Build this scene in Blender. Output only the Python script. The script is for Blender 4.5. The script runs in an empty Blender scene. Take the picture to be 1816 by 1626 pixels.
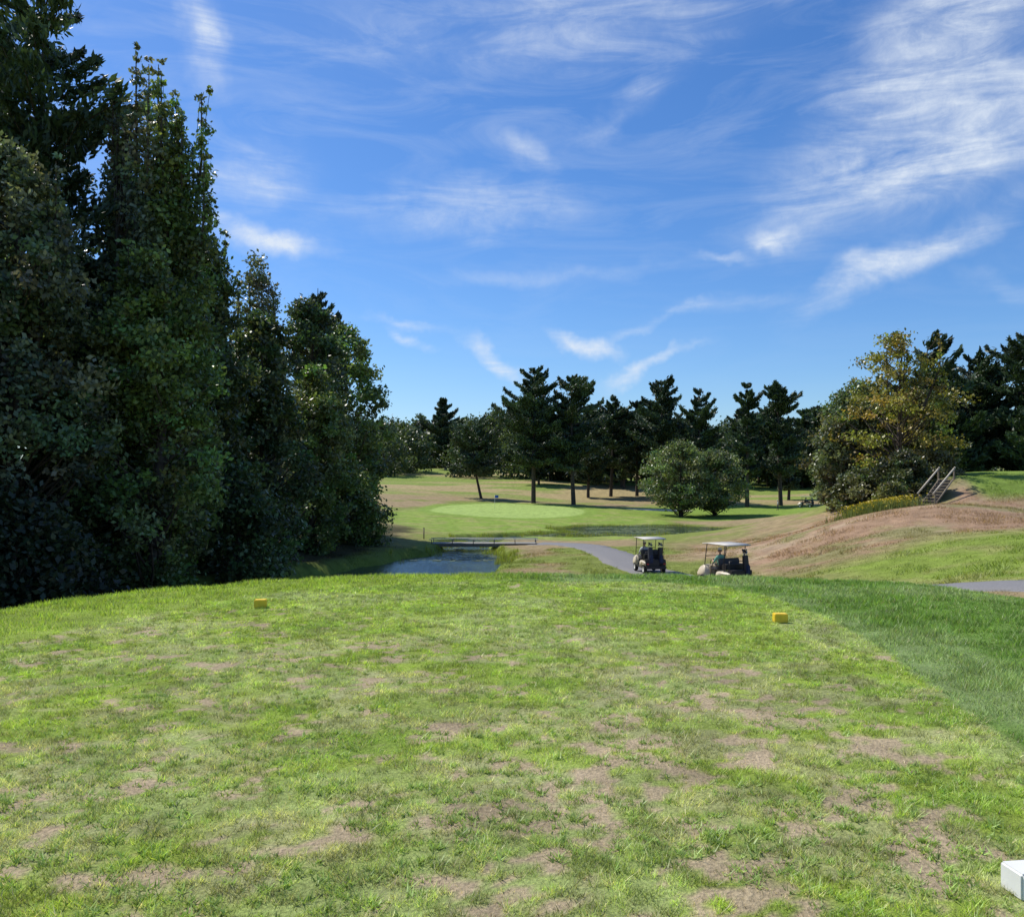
import bpy, bmesh, math, numpy as np
from mathutils import Vector, Matrix
R = np.random.default_rng(11)
sc = bpy.context.scene
sc.view_settings.view_transform = 'Standard'
sc.view_settings.look = 'None'
sc.view_settings.exposure = 0

# ------------------------------------------------------------------ noise
def hsh(ix, iy, s):
    n = np.sin(ix*127.1+iy*311.7+s*74.7)*43758.5453
    return n-np.floor(n)
def vn(x, y, s=0):
    ix = np.floor(x); iy = np.floor(y); fx = x-ix; fy = y-iy
    fx = fx*fx*(3-2*fx); fy = fy*fy*(3-2*fy)
    a = hsh(ix, iy, s); b = hsh(ix+1, iy, s); c = hsh(ix, iy+1, s); d = hsh(ix+1, iy+1, s)
    return (a*(1-fx)+b*fx)*(1-fy)+(c*(1-fx)+d*fx)*fy
def fbm(x, y, o=4, s=0):
    t = 0; a = .5; n = 0
    for i in range(o):
        t = t+a*vn(x, y, s+i*3.3); n += a; a *= .5
        x, y = x*1.7+y*1.1+3.1, y*1.7-x*1.1+1.7
    return t/n
def ss(a, b, x):
    t = np.clip((x-a)/(b-a), 0, 1); return t*t*(3-2*t)

# ------------------------------------------------------------------ terrain
CP = np.array([
(0,22,-2.1),(0,32,-2.95),(0,40,-3.1),(-2.0,44,-3.3),(9,37,-3.15),(7.3,45,-3.4),(6.5,55,-3.35),(6,65,-3.4),(2,68,-3.55),(-6,68,-3.6),(1,55,-3.55),
(-12,18,-1.9),(-14,30,-2.3),(-16,45,-2.7),(-14,60,-3.0),(-12,72,-3.2),(-25,30,-1.5),(-30,60,-1.5),(-20,90,-2),(-10.5,52,-3.4),
(-12,5,-1.5),(-25,0,-1),(-12,-10,-1),(11.5,19.5,-.85),(13,14,-.65),(11,28,-2.1),(13.4,34,-2.0),(15.8,30,-1.4),(18,30,-1.0),
(18.8,38,-1.0),(25.4,42,-.64),(12.5,38,-2.6),(15.9,44,-2.1),(12.3,46,-3.05),(17.0,50,-1.75),(21.7,50,-.35),(26.4,50,0.0),(29,47,-.4),
(13.5,58,-3.3),(19,62,-2.6),(28,62,.2),(27,54,.1),(29.2,56.2,1.7),(31.5,57,1.75),(36,57,1.75),(45,60,1.8),(34,70,1.8),(50,75,1.8),(30.5,51.5,.1),(36,50,.0),(45,50,.3),
(60,40,.5),(70,80,2),(50,110,-1),(44,95,.5),(5,90,-3.85),(15,80,-3.85),(26,94,-3.85),(15,107,-3.95),
(-1,110,-3.4),(-1,128,-3.0),(-1,146,-2.6),(-12,128,-3.0),(11,128,-3.1),(0,98,-3.7),(0,78,-3.7),(-12,95,-3.4),
(25,130,-3.7),(35,118,-3.9),(46,142,-3.4),(35,155,-3.2),(10,150,-2.8),(4,165,-2.3),(25,180,-1.8),(55,185,-2),(80,160,-1.5),(10,200,.3),
(-15,180,-.5),(-30,220,1.2),(-20,280,4.8),(-40,300,5.8),(20,280,3.8),(80,280,3),(140,250,3),(120,120,1),(-60,150,1),(-80,250,6),
(-60,60,0),(-60,-20,-.5),(60,-20,0),(0,-30,-.3),(0,400,7),(-200,400,8),(200,400,7),(0,-100,-1),(200,0,1),(-200,0,1)], float)
CC = 9.0
def phi(r2): return np.sqrt(r2+CC)
D2 = ((CP[:, None, :2]-CP[None, :, :2])**2).sum(-1)
n = len(CP)
A = np.zeros((n+1, n+1)); A[:n, :n] = phi(D2)+np.eye(n)*-0.05; A[n, :n] = 1; A[:n, n] = 1
W = np.linalg.solve(A, np.append(CP[:, 2], 0))
def rbf(x, y):
    out = np.empty_like(x)
    for i in range(0, len(x), 100000):
        sl = slice(i, i+100000)
        r2 = (x[sl, None]-CP[None, :, 0])**2+(y[sl, None]-CP[None, :, 1])**2
        out[sl] = phi(r2)@W[:n]+W[n]
    return out
PLAT = [(-7.2,-8),(-6.5,5),(-5.95,9.8),(-4.9,11.8),(-3.5,12.9),(-2.4,13.5),(0,13.8),(2.7,13.5),(4.6,13.1),(6.0,12.9),(6.6,11),(7.0,8),(7.8,4),(9,-8)]
TEE = [(-6.0,-6),(-5.4,4),(-4.9,8.1),(-4.4,9.8),(-3.6,11.6),(-2.6,12.6),(-1.2,13.1),(1,13.25),(2.4,13.1),(3.1,12.6),(3.5,11.6),(3.65,10),(3.5,8),(3.15,6),(3.0,4.5),(3.0,-6)]
def polysd(P, x, y):
    P = np.array(P, float); d = np.full(x.shape, 1e9); ins = np.zeros(x.shape, bool)
    for i in range(len(P)):
        a = P[i]; b = P[(i+1) % len(P)]; e = b-a
        t = np.clip(((x-a[0])*e[0]+(y-a[1])*e[1])/(e@e), 0, 1)
        d = np.minimum(d, np.hypot(x-a[0]-t*e[0], y-a[1]-t*e[1]))
        c = ((a[1] > y) != (b[1] > y))
        with np.errstate(divide='ignore', invalid='ignore'):
            xi = a[0]+(y-a[1])*e[0]/(e[1] if e[1] != 0 else 1e-9)
        ins ^= c & (x < xi)
    return np.where(ins, -d, d)
CREEK = [(-9.5,34,2.6),(-7.6,42,3.4),(-5.9,49,4.0),(-4.5,56,3.6),(-3.4,61,2.6),(-3.8,68,1.3),(-3,76,1.2),(1,82,1.3),(7,87,2.5)]
def creek_sd(x, y):
    d = np.full(x.shape, 1e9)
    for a, b in zip(CREEK[:-1], CREEK[1:]):
        ex, ey = b[0]-a[0], b[1]-a[1]
        t = np.clip(((x-a[0])*ex+(y-a[1])*ey)/(ex*ex+ey*ey), 0, 1)
        d = np.minimum(d, np.hypot(x-a[0]-t*ex, y-a[1]-t*ey)-(a[2]+t*(b[2]-a[2])))
    q = np.hypot((x-15)/9.5, (y-94)/9.0); d = np.minimum(d, (q-1)*9)
    return d+(vn(x*.5, y*.5, 9)-.5)*1.2
WZ = -4.05
def height(x, y):
    x = np.asarray(x, float).ravel(); y = np.asarray(y, float).ravel()
    z = np.empty_like(x)
    sd = polysd(PLAT, x, y)
    ins = sd <= 0
    z[ins] = 0
    o = ~ins
    xo, yo = x[o], y[o]
    zb = rbf(xo, yo)
    r = np.hypot(xo, yo-100)
    zb = zb*(1-ss(330, 600, r))+6.5*ss(330, 600, r)
    zb = zb+(fbm(xo*.12, yo*.12, 3, 5)-.5)*.3*ss(16, 40, yo)
    t = ss(0, 1, sd[o]/(7.0-3.2*ss(4, 6, xo)))
    zz = zb*t
    c = creek_sd(xo, yo)
    w = ss(0, 1, 1-(c+.3)/1.8)
    zz = zz+(-4.9-zz)*w
    z[o] = zz
    z += (fbm(x*1.3, y*1.3, 3, 2)-.5)*.04*ss(2, 4, y)*(1-ss(40, 80, y))
    return z
def h1(x, y): return float(height([x], [y])[0])

# ------------------------------------------------------------------ ground colour
def mix(c, d, w): return c*(1-w[:, None])+np.array(d)*w[:, None]
def barem(x, y):
    m = fbm(x*3.6, y*4.4, 4, 21)*.42+fbm(x*10, y*11, 3, 33)*.40+fbm(x*.7, y*.9, 2, 35)*.18
    amt = .64-.05*ss(11, 6.5, y)-.035*np.exp(-((x-.9)/2.0)**2-((y-4.6)/1.3)**2)-.02*np.exp(-((x+1)/1.6)**2-((y-3.5)/.8)**2)+.04*ss(2, 3, x)*ss(4.2, 6, y)
    return ss(amt, amt+.028, m)
def gcol(x, y):
    x = np.asarray(x, float); y = np.asarray(y, float)
    n1 = fbm(x*.15, y*.15, 4, 1); n2 = fbm(x*.6, y*.6, 3, 7)
    c = np.tile(np.array([.285,.22,.12]), (len(x), 1))
    c = mix(c, [.18,.215,.05], ss(.44, .6, n1))
    fw = ss(1.05, .9, np.hypot((x-2)/19, (y-112)/38)+(n1-.5)*.25)*ss(70, 76, y)
    st = np.where(np.sin((x*.9+y*.12)*1.1) > 0, 1.0, .0)
    c = mix(c, [.19,.275,.045], fw); c = mix(c, [.29,.33,.085], fw*st*.4*ss(.35, .5, n2))
    c = mix(c, [.29,.26,.11], fw*ss(.52, .7, n2)*.5)
    r2 = ss(1.1, .8, np.hypot((x-38)/22, (y-132)/24)+(n1-.5)*.3)
    c = mix(c, [.18,.26,.045], r2)
    far = ss(150, 172, y+(n1-.5)*30)
    c = mix(c, [.33,.265,.13], far); c = mix(c, [.19,.245,.055], far*ss(.40, .50, fbm(x*.035+3, y*.07, 3, 14)))
    gs = np.hypot((x+.7)/11.5, (y-128)/17)
    c = mix(c, [.19,.275,.05], ss(1.22, 1.15, gs)); c = mix(c, [.30,.40,.11], ss(1.04, .98, gs+(n2-.5)*.04))
    bk = ss(1.05, .95, np.hypot((x-24)/5.5, (y-139)/3.0)); c = mix(c, [.5,.45,.33], bk)
    md = ss(10.5, 13, x)*ss(35, 39, y+(n1-.5)*8-(x-14)*.1)*(1-ss(60, 70, y))
    c = mix(c, [.31,.205,.13], md*ss(.2, .45, n2+.1)); c = mix(c, [.39,.30,.2], md*ss(.52, .7, fbm(x*.25, y*.8, 4, 83))*.7)
    c = mix(c, [.18,.185,.065], md*ss(.50, .66, fbm(x*.35, y*.35, 4, 88))*.75)
    gf = ss(11, 14, x)*ss(39, 34, y+(n1-.5)*8-(x-14)*.1)
    c = mix(c, [.19,.255,.045], gf); c = mix(c, [.28,.25,.11], gf*ss(.5, .65, n2)*.5)
    up = ss(29.0, 30.2, x)*ss(51.5, 53.5, y)*(1-ss(80, 90, y)); c = mix(c, [.17,.245,.045], up)
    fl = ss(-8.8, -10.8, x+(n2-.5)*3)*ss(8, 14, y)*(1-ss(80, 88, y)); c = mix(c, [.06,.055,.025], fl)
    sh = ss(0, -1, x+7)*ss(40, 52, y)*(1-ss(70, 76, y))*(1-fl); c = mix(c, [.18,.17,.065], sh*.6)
    cs = creek_sd(x, y); c = mix(c, [.16,.21,.04], ss(2.2, .8, cs)*ss(30, 36, y)); c = mix(c, [.03,.03,.015], ss(.3, -.2, cs))
    sp = polysd(PLAT, x, y); stt = polysd(TEE, x, y)
    pl = ss(3.5, 1.0, sp)
    rough = np.tile(np.array([.145,.24,.05]), (len(x), 1)); rough = mix(rough, [.22,.30,.11], ss(.45, .65, fbm(x*.8, y*.5, 3, 44)))
    rough = mix(rough, [.27,.35,.055], ss(1, -1, x)*.8)
    c = c*(1-pl[:, None])+rough*pl[:, None]
    tee = np.tile(np.array([.27,.355,.058]), (len(x), 1))
    a = fbm(x*.9, y*1.2, 3, 51); tee = mix(tee, [.32,.37,.16], ss(.48, .66, a)*.6)
    tee = mix(tee, [.185,.29,.05], ss(.5, .3, a)*.6)
    tee = mix(tee, [.37,.35,.19], ss(.46, .62, fbm(x*2.6, y*3.6, 4, 61))*ss(11.5, 6.5, y)*.6)
    tee = mix(tee, [.43,.33,.22], barem(x, y)*.9)
    tm = ss(.04, -.04, stt+(vn(x*3, y*3, 3)-.5)*.06)
    c = c*(1-tm[:, None])+tee*tm[:, None]
    c = c*(.84+.32*fbm(x*3, y*3, 2, 70))[:, None]
    return c

# ------------------------------------------------------------------ mesh builder
class MB:
    def __init__(s): s.V = []; s.F = {3: [], 4: []}; s.M = {3: [], 4: []}; s.C = []; s.n = 0
    def add(s, V, F, mat=0, col=None):
        V = np.asarray(V, float); F = np.asarray(F, int)
        s.V.append(V); k = F.shape[1]; s.F[k].append(F+s.n); s.M[k].append(np.full(len(F), mat))
        if col is None: col = np.ones((len(V), 3))*.5
        col = np.asarray(col, float)
        if col.ndim == 1: col = np.tile(col, (len(V), 1))
        s.C.append(col); s.n += len(V)
    def build(s, name, mats, smooth=False, loc=(0, 0, 0)):
        V = np.concatenate(s.V)-np.array(loc); C = np.concatenate(s.C)
        me = bpy.data.meshes.new(name)
        me.vertices.add(len(V)); me.vertices.foreach_set('co', V.astype(np.float32).ravel())
        loops = []; starts = []; mi = []; st = 0
        for k in (3, 4):
            if s.F[k]:
                F = np.concatenate(s.F[k]); loops.append(F.ravel()); starts.append(st+np.arange(len(F))*k); st += F.size
                mi.append(np.concatenate(s.M[k]))
        loops = np.concatenate(loops).astype(np.int32); starts = np.concatenate(starts).astype(np.int32); mi = np.concatenate(mi).astype(np.int32)
        me.loops.add(len(loops)); me.loops.foreach_set('vertex_index', loops)
        me.polygons.add(len(starts)); me.polygons.foreach_set('loop_start', starts)
        me.polygons.foreach_set('material_index', mi)
        for m in mats: me.materials.append(m)
        me.update(calc_edges=True)
        if smooth: me.polygons.foreach_set('use_smooth', np.ones(len(starts), bool))
        a = me.color_attributes.new('Col', 'FLOAT_COLOR', 'POINT')
        a.data.foreach_set('color', np.c_[C, np.ones(len(C))].astype(np.float32).ravel())
        ob = bpy.data.objects.new(name, me); ob.location = loc
        sc.collection.objects.link(ob); return ob
def tube(P, rad, k=6):
    P = np.asarray(P, float); m = len(P); V = []
    T = np.gradient(P, axis=0); T /= np.linalg.norm(T, axis=1)[:, None]+1e-9
    for i in range(m):
        up = np.array([0, 0, 1.]) if abs(T[i][2]) < .9 else np.array([1., 0, 0])
        a = np.cross(T[i], up); a /= np.linalg.norm(a); b = np.cross(T[i], a)
        for j in range(k):
            t = 2*math.pi*j/k; V.append(P[i]+rad[i]*(a*math.cos(t)+b*math.sin(t)))
    F = [(i*k+j, i*k+(j+1) % k, (i+1)*k+(j+1) % k, (i+1)*k+j) for i in range(m-1) for j in range(k)]
    return np.array(V), np.array(F)
def unit(v): return v/(np.linalg.norm(v, axis=-1, keepdims=True)+1e-9)
def leafquads(c, s, asp=.6, d=None, rng=R, jit=1.0):
    m = len(c)
    u = unit(rng.normal(size=(m, 3))) if d is None else unit(d+rng.normal(size=(m, 3))*jit)
    w = unit(np.cross(u, rng.normal(size=(m, 3))))
    s = np.asarray(s).reshape(-1, 1)
    V = np.stack([c-u*s, c+w*s*asp+u*s*.1, c+u*s, c-w*s*asp+u*s*.1], 1).reshape(-1, 3)
    F = np.arange(m*4).reshape(-1, 4); return V, F

# ------------------------------------------------------------------ materials
def newmat(name):
    m = bpy.data.materials.new(name); m.use_nodes = True
    nt = m.node_tree; return m, nt, nt.nodes['Principled BSDF']
def simple(name, col, rough=.6, metal=0, var=.12, scale=6, spec=.5):
    m, nt, b = newmat(name)
    no = nt.nodes.new('ShaderNodeTexNoise'); no.inputs['Scale'].default_value = scale; no.inputs['Detail'].default_value = 5
    tc = nt.nodes.new('ShaderNodeTexCoord'); nt.links.new(tc.outputs['Object'], no.inputs['Vector'])
    r = nt.nodes.new('ShaderNodeValToRGB'); nt.links.new(no.outputs['Fac'], r.inputs['Fac'])
    r.color_ramp.elements[0].position = .3; r.color_ramp.elements[1].position = .7
    r.color_ramp.elements[0].color = [c*(1-var) for c in col]+[1]; r.color_ramp.elements[1].color = [min(1, c*(1+var)) for c in col]+[1]
    nt.links.new(r.outputs['Color'], b.inputs['Base Color'])
    b.inputs['Roughness'].default_value = rough; b.inputs['Metallic'].default_value = metal
    b.inputs['Specular IOR Level'].default_value = spec
    return m
def leafmat(name, trans=.3, rough=.5, spec=.4, tint=(1.25, 1.35, .7)):
    m, nt, b = newmat(name)
    at = nt.nodes.new('ShaderNodeAttribute'); at.attribute_name = 'Col'
    nt.links.new(at.outputs['Color'], b.inputs['Base Color']); b.inputs['Roughness'].default_value = rough
    b.inputs['Specular IOR Level'].default_value = spec
    tr = nt.nodes.new('ShaderNodeBsdfTranslucent'); mu = nt.nodes.new('ShaderNodeMix'); mu.data_type = 'RGBA'; mu.blend_type = 'MULTIPLY'
    mu.inputs[0].default_value = 1; nt.links.new(at.outputs['Color'], mu.inputs[6]); mu.inputs[7].default_value = (*tint, 1)
    nt.links.new(mu.outputs[2], tr.inputs['Color'])
    mx = nt.nodes.new('ShaderNodeMixShader'); mx.inputs[0].default_value = trans
    nt.links.new(b.outputs[0], mx.inputs[1]); nt.links.new(tr.outputs[0], mx.inputs[2])
    nt.links.new(mx.outputs[0], nt.nodes['Material Output'].inputs['Surface']); return m
M_leaf = leafmat('leaf_foliage', .3, .4, .5)
M_needle = leafmat('pine_needles', .15, .5, .35)
M_grass = leafmat('grass_blades', .35, .45, .35, (1.5, 1.5, .7))
M_bark = simple('bark', (.085, .066, .05), .9, var=.4, scale=4, spec=.2)
M_gnd, nt, b = newmat('ground_turf')
at = nt.nodes.new('ShaderNodeAttribute'); at.attribute_name = 'Col'
geo = nt.nodes.new('ShaderNodeNewGeometry')
def noise(nt, vec, scale, det=6, dist=0, rough=.6):
    no = nt.nodes.new('ShaderNodeTexNoise'); no.inputs['Scale'].default_value = scale; no.inputs['Detail'].default_value = det
    no.inputs['Distortion'].default_value = dist; no.inputs['Roughness'].default_value = rough; nt.links.new(vec, no.inputs['Vector']); return no
n1 = noise(nt, geo.outputs['Position'], 1.4, 9, .3, .7); n2 = noise(nt, geo.outputs['Position'], 45, 4)
def mr(nt, sock, a, b_, c, d):
    m = nt.nodes.new('ShaderNodeMapRange'); nt.links.new(sock, m.inputs[0])
    for i, v in enumerate((a, b_, c, d)): m.inputs[i+1].default_value = v
    return m
r1 = mr(nt, n1.outputs['Fac'], .3, .7, .68, 1.32); r2 = mr(nt, n2.outputs['Fac'], .3, .7, .65, 1.35)
mm = nt.nodes.new('ShaderNodeMath'); mm.operation = 'MULTIPLY'; nt.links.new(r1.outputs[0], mm.inputs[0]); nt.links.new(r2.outputs[0], mm.inputs[1])
vm = nt.nodes.new('ShaderNodeVectorMath'); vm.operation = 'SCALE'; nt.links.new(at.outputs['Color'], vm.inputs[0]); nt.links.new(mm.outputs[0], vm.inputs['Scale'])
nt.links.new(vm.outputs[0], b.inputs['Base Color']); b.inputs['Roughness'].default_value = .95; b.inputs['Specular IOR Level'].default_value = .1
bp = nt.nodes.new('ShaderNodeBump'); bp.inputs['Strength'].default_value = .6; bp.inputs['Distance'].default_value = .04
nt.links.new(n2.outputs['Fac'], bp.inputs['Height']); nt.links.new(bp.outputs[0], b.inputs['Normal'])

# ------------------------------------------------------------------ ground sheet
def axis(lo, hi, fine, mlo, mhi, mid, far):
    a = list(np.arange(lo, hi, fine)); x = hi
    while x < mhi: a.append(x); x += mid
    st = mid
    while x < far: a.append(x); st *= 1.12; x += st
    a.append(far)
    b = []; x = lo-mid
    while x > mlo: b.append(x); x -= mid
    st = mid
    while x > -far: b.append(x); st *= 1.12; x -= st
    b.append(-far)
    return np.array(b[::-1]+a)
gx = axis(-7.5, 8.5, .05, -45, 55, .5, 3000); gy = axis(1.0, 15.0, .05, -2, 170, .5, 3000)
X, Y = np.meshgrid(gx, gy); Xf, Yf = X.ravel(), Y.ravel()
Z = height(Xf, Yf); nx, ny = len(gx), len(gy)
idx = np.arange(nx*ny).reshape(ny, nx)
F = np.stack([idx[:-1, :-1], idx[:-1, 1:], idx[1:, 1:], idx[1:, :-1]], -1).reshape(-1, 4)
GC = gcol(Xf, Yf); GC[polysd(PLAT, Xf, Yf) < .5] *= .85
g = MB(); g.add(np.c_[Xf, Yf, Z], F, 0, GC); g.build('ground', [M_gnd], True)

# ------------------------------------------------------------------ grass
def blades(mb, x, y, z, h, w, col, lean=.5, ang=None):
    m = len(x); th = R.uniform(0, 2*math.pi, m); la = R.uniform(0, 2*math.pi, m) if ang is None else ang
    dx = np.cos(th)*w/2; dy = np.sin(th)*w/2; l = lean*h*R.uniform(.2, 1, m)
    V = np.stack([np.c_[x-dx, y-dy, z-.004], np.c_[x+dx, y+dy, z-.004], np.c_[x+np.cos(la)*l, y+np.sin(la)*l, z+h]], 1).reshape(-1, 3)
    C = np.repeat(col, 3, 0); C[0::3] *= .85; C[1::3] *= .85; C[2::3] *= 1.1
    mb.add(V, np.arange(3*m).reshape(-1, 3), 0, C)
def scatter(N, y0, y1, p, marg=1.0, sl=.66):
    u = R.uniform(0, 1, N); q = 2-p
    y = (y0**q+u*(y1**q-y0**q))**(1/q); x = R.uniform(-1, 1, N)*(sl*y+marg); return x, y
gb = MB()
x, y = scatter(720000, 2.6, 14.0, 1.5)
keep = (polysd(TEE, x, y) < 0.05); x, y = x[keep], y[keep]
bm = barem(x, y); cl_ = fbm(x*14, y*14, 3, 55)
keep = (R.uniform(0, 1, len(x)) > bm*.88) & (R.uniform(0, 1, len(x)) < .4+1.3*ss(.35, .6, cl_)); x, y, bm, cl_ = x[keep], y[keep], bm[keep], cl_[keep]
c = gcol(x, y)*1.3; v = (R.uniform(.45, 1.7, len(x))*(.66+.7*ss(.35, .65, fbm(x*8, y*8, 3, 56))))[:, None]
straw = R.uniform(0, 1, len(x)) < .09+.2*ss(9, 5, y)*ss(.4, .6, fbm(x*1.5, y*2, 3, 8))
c = np.where(straw[:, None], np.array([.52,.47,.29]), c)*v
hh = (.006+.028*ss(.35, .65, cl_))*R.uniform(.5, 1.3, len(x))*(1-.5*bm)
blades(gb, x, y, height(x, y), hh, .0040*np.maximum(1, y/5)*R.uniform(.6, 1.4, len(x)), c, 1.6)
tx, ty = scatter(9500, 2.6, 13, 1.5)
k = (polysd(TEE, tx, ty) < 0) & (fbm(tx*1.6, ty*2.2, 3, 71) > .45); tx, ty = tx[k], ty[k]
nb = 16; bx = np.repeat(tx, nb); by = np.repeat(ty, nb); an = R.uniform(0, 2*math.pi, len(bx))
tc_ = np.repeat(np.array([.34,.47,.13])*R.uniform(.65, 1.25, (len(tx), 1)), nb, 0)*R.uniform(.65, 1.35, (len(bx), 1))
bx = bx+R.normal(0, .016, len(bx)); by = by+R.normal(0, .016, len(bx))
sz = np.repeat(R.uniform(.5, 1.25, len(tx)), nb)
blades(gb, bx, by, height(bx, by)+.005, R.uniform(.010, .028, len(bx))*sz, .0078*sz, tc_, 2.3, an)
gb.build('tee_grass', [M_grass])
rb = MB()
x = R.uniform(2.8, 9.0, 380000); y = R.uniform(2.5, 15.5, 380000)
k = (polysd(TEE, x, y) > .02) & (polysd(PLAT, x, y) < 2.5) & (x < .68*y+1.2) & (R.uniform(0, 1, len(x)) < np.clip(6/y, .3, 1)); x, y = x[k], y[k]
x2, y2 = R.uniform(-8.5, 3, 200000), R.uniform(4, 15.5, 200000); k = (polysd(TEE, x2, y2) > .02) & (polysd(PLAT, x2, y2) < 2.2) & (x2 > -.68*y2-1.2); x2, y2 = x2[k], y2[k]
x = np.r_[x, x2]; y = np.r_[y, y2]
c = gcol(x, y)*1.3*R.uniform(.45, 1.7, (len(x), 1))*(.75+.5*fbm(x*5, y*5, 2, 57))[:, None]; st_ = R.uniform(0, 1, len(x)) < .05; c[st_] = [.48,.45,.26]
edge = ss(0, .6, polysd(TEE, x, y))
hh = (.015+.055*ss(.3, .7, fbm(x*4, y*4, 3, 91)))*R.uniform(.5, 1.3, len(x))*(.5+.5*edge)
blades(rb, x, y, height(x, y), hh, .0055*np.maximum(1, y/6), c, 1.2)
rb.build('rough_grass', [M_grass])
db = MB()
x = R.uniform(-12, 40, 260000); y = 17+45*R.uniform(0, 1, 260000)**.9
k = (creek_sd(x, y) > .1) & (np.abs(x) < .68*y+2) & (fbm(x*.9, y*.9, 3, 17) > .36); x, y = x[k], y[k]
PATH = [(24,9,0),(16.5,14.2,0),(12.2,18.6,0),(10.9,24,0),(10.3,30,0),(9.2,36,0),(8.0,43,0),(6.9,50,0),(6.5,57,0),(5.8,62.5,0),(4.2,66.3,0),(1.9,68.2,0)]
pc = []
PP = np.array(PATH)[:, :2]
for i in range(len(PP)-1):
    p0 = PP[max(i-1, 0)]; p1 = PP[i]; p2 = PP[i+1]; p3 = PP[min(i+2, len(PP)-1)]
    for t in np.linspace(0, 1, 14, endpoint=False):
        pc.append(.5*((2*p1)+(-p0+p2)*t+(2*p0-5*p1+4*p2-p3)*t*t+(-p0+3*p1-3*p2+p3)*t**3))
pc.append(PP[-1]); pc = np.array(pc)
def pathd(x, y):
    d = np.full(x.shape, 1e9)
    for a, b_ in zip(pc[:-1], pc[1:]): d = np.minimum(d, np.hypot(x-a[0], y-a[1]))
    return d
k = pathd(x, y) > 1.35; x, y = x[k], y[k]
c = gcol(x, y)*1.2*R.uniform(.5, 1.55, (len(x), 1)); md = fbm(x*.7, y*.7, 3, 18)
blades(db, x, y, height(x, y), (.03+.16*ss(.5, .75, md))*R.uniform(.5, 1.3, len(x)), .024, c, 1.4)
db.build('dry_grass', [M_grass])
rd = MB()
x = R.uniform(-14, 27, 240000); y = R.uniform(36, 108, 240000); cs = creek_sd(x, y)
pond = (x > 4.5) & (y > 84)
k = (cs > -.25) & (cs < np.where(pond, .9, .9+.8*vn(x*.6, y*.6, 4))) & (vn(x*.8, y*.8, 5) > np.where(x < -6, .6, .3)) & ~((np.abs(y-68.2) < 1.4) & (x > -8) & (x < 3)); x, y = x[k], y[k]
k = (y > 56); x, y = x[k], y[k]
c = np.array([.27,.33,.05])*R.uniform(.6, 1.4, (len(x), 1)); c[R.uniform(0, 1, len(x)) < .15] = [.34,.28,.1]
blades(rd, x, y, np.maximum(height(x, y), WZ-.1), R.uniform(.2, .6, len(x))*(.55+.6*vn(x*.5, y*.5, 6)), .035, c, .4)
rd.build('reeds', [M_grass])

# ------------------------------------------------------------------ water
M_w, nt, b = newmat('pond_water'); b.inputs['Base Color'].default_value = (.02, .04, .05, 1); b.inputs['Roughness'].default_value = .03
b.inputs['IOR'].default_value = 1.4; b.inputs['Specular IOR Level'].default_value = .8
g_ = nt.nodes.new('ShaderNodeNewGeometry'); no = noise(nt, g_.outputs['Position'], 3.5, 3)
bp = nt.nodes.new('ShaderNodeBump'); bp.inputs['Strength'].default_value = 1.0; bp.inputs['Distance'].default_value = .05
nt.links.new(no.outputs['Fac'], bp.inputs['Height']); nt.links.new(bp.outputs[0], b.inputs['Normal'])
w = MB(); w.add([(-15, 30, WZ), (28, 30, WZ), (28, 106, WZ), (-15, 106, WZ)], [(0, 1, 2, 3)]); w.build('pond_water', [M_w])
lp = MB()
x = R.uniform(-12, 26, 26000); y = R.uniform(38, 106, 26000); cs = creek_sd(x, y)
k = (cs < -.25) & (fbm(x*.35, y*.35, 3, 41)+.15*ss(-1.6, -.3, cs) > .60) & (y > 58.5); x, y = x[k][:1900], y[k][:1900]
for i in range(len(x)):
    r = R.uniform(.1, .22); a = np.linspace(.3, 2*math.pi-.1, 8)+R.uniform(0, 6)
    V = np.c_[x[i]+r*np.cos(a), y[i]+r*np.sin(a), np.full(8, WZ+.012+R.uniform(0, .02))]; V = np.r_[[[x[i], y[i], WZ+.015]], V]
    lp.add(V, [(0, j, j+1) for j in range(1, 8)], 0, np.array([.22,.26,.13])*R.uniform(.6, 1.3))
lp.build('lily_pads', [M_leaf])

# ------------------------------------------------------------------ cart path
M_asph = simple('asphalt', (.20, .195, .195), .9, var=.25, scale=25, spec=.2)
T = np.gradient(pc, axis=0); T = unit(T); N_ = np.c_[-T[:, 1], T[:, 0]]
cols = np.array([-1.35, -1.25, -.6, 0, .6, 1.25, 1.35]); V = []
for j, cc in enumerate(cols):
    wob = (vn(np.arange(len(pc))*.7, np.full(len(pc), j*1.), 3)-.5)*.25 if j in (0, 1, 5, 6) else 0
    p = pc+N_*(cc+wob)[:, None] if j in (0, 1, 5, 6) else pc+N_*cc
    z = height(p[:, 0], p[:, 1])+(-.06 if j in (0, 6) else .035); V.append(np.c_[p, z])
V = np.stack(V, 1).reshape(-1, 3); m = len(pc); k_ = len(cols)
F = [(i*k_+j, (i+1)*k_+j, (i+1)*k_+j+1, i*k_+j+1) for i in range(m-1) for j in range(k_-1)]
q = MB(); q.add(V, F); ob = q.build('cart_path', [M_asph], True)

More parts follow.
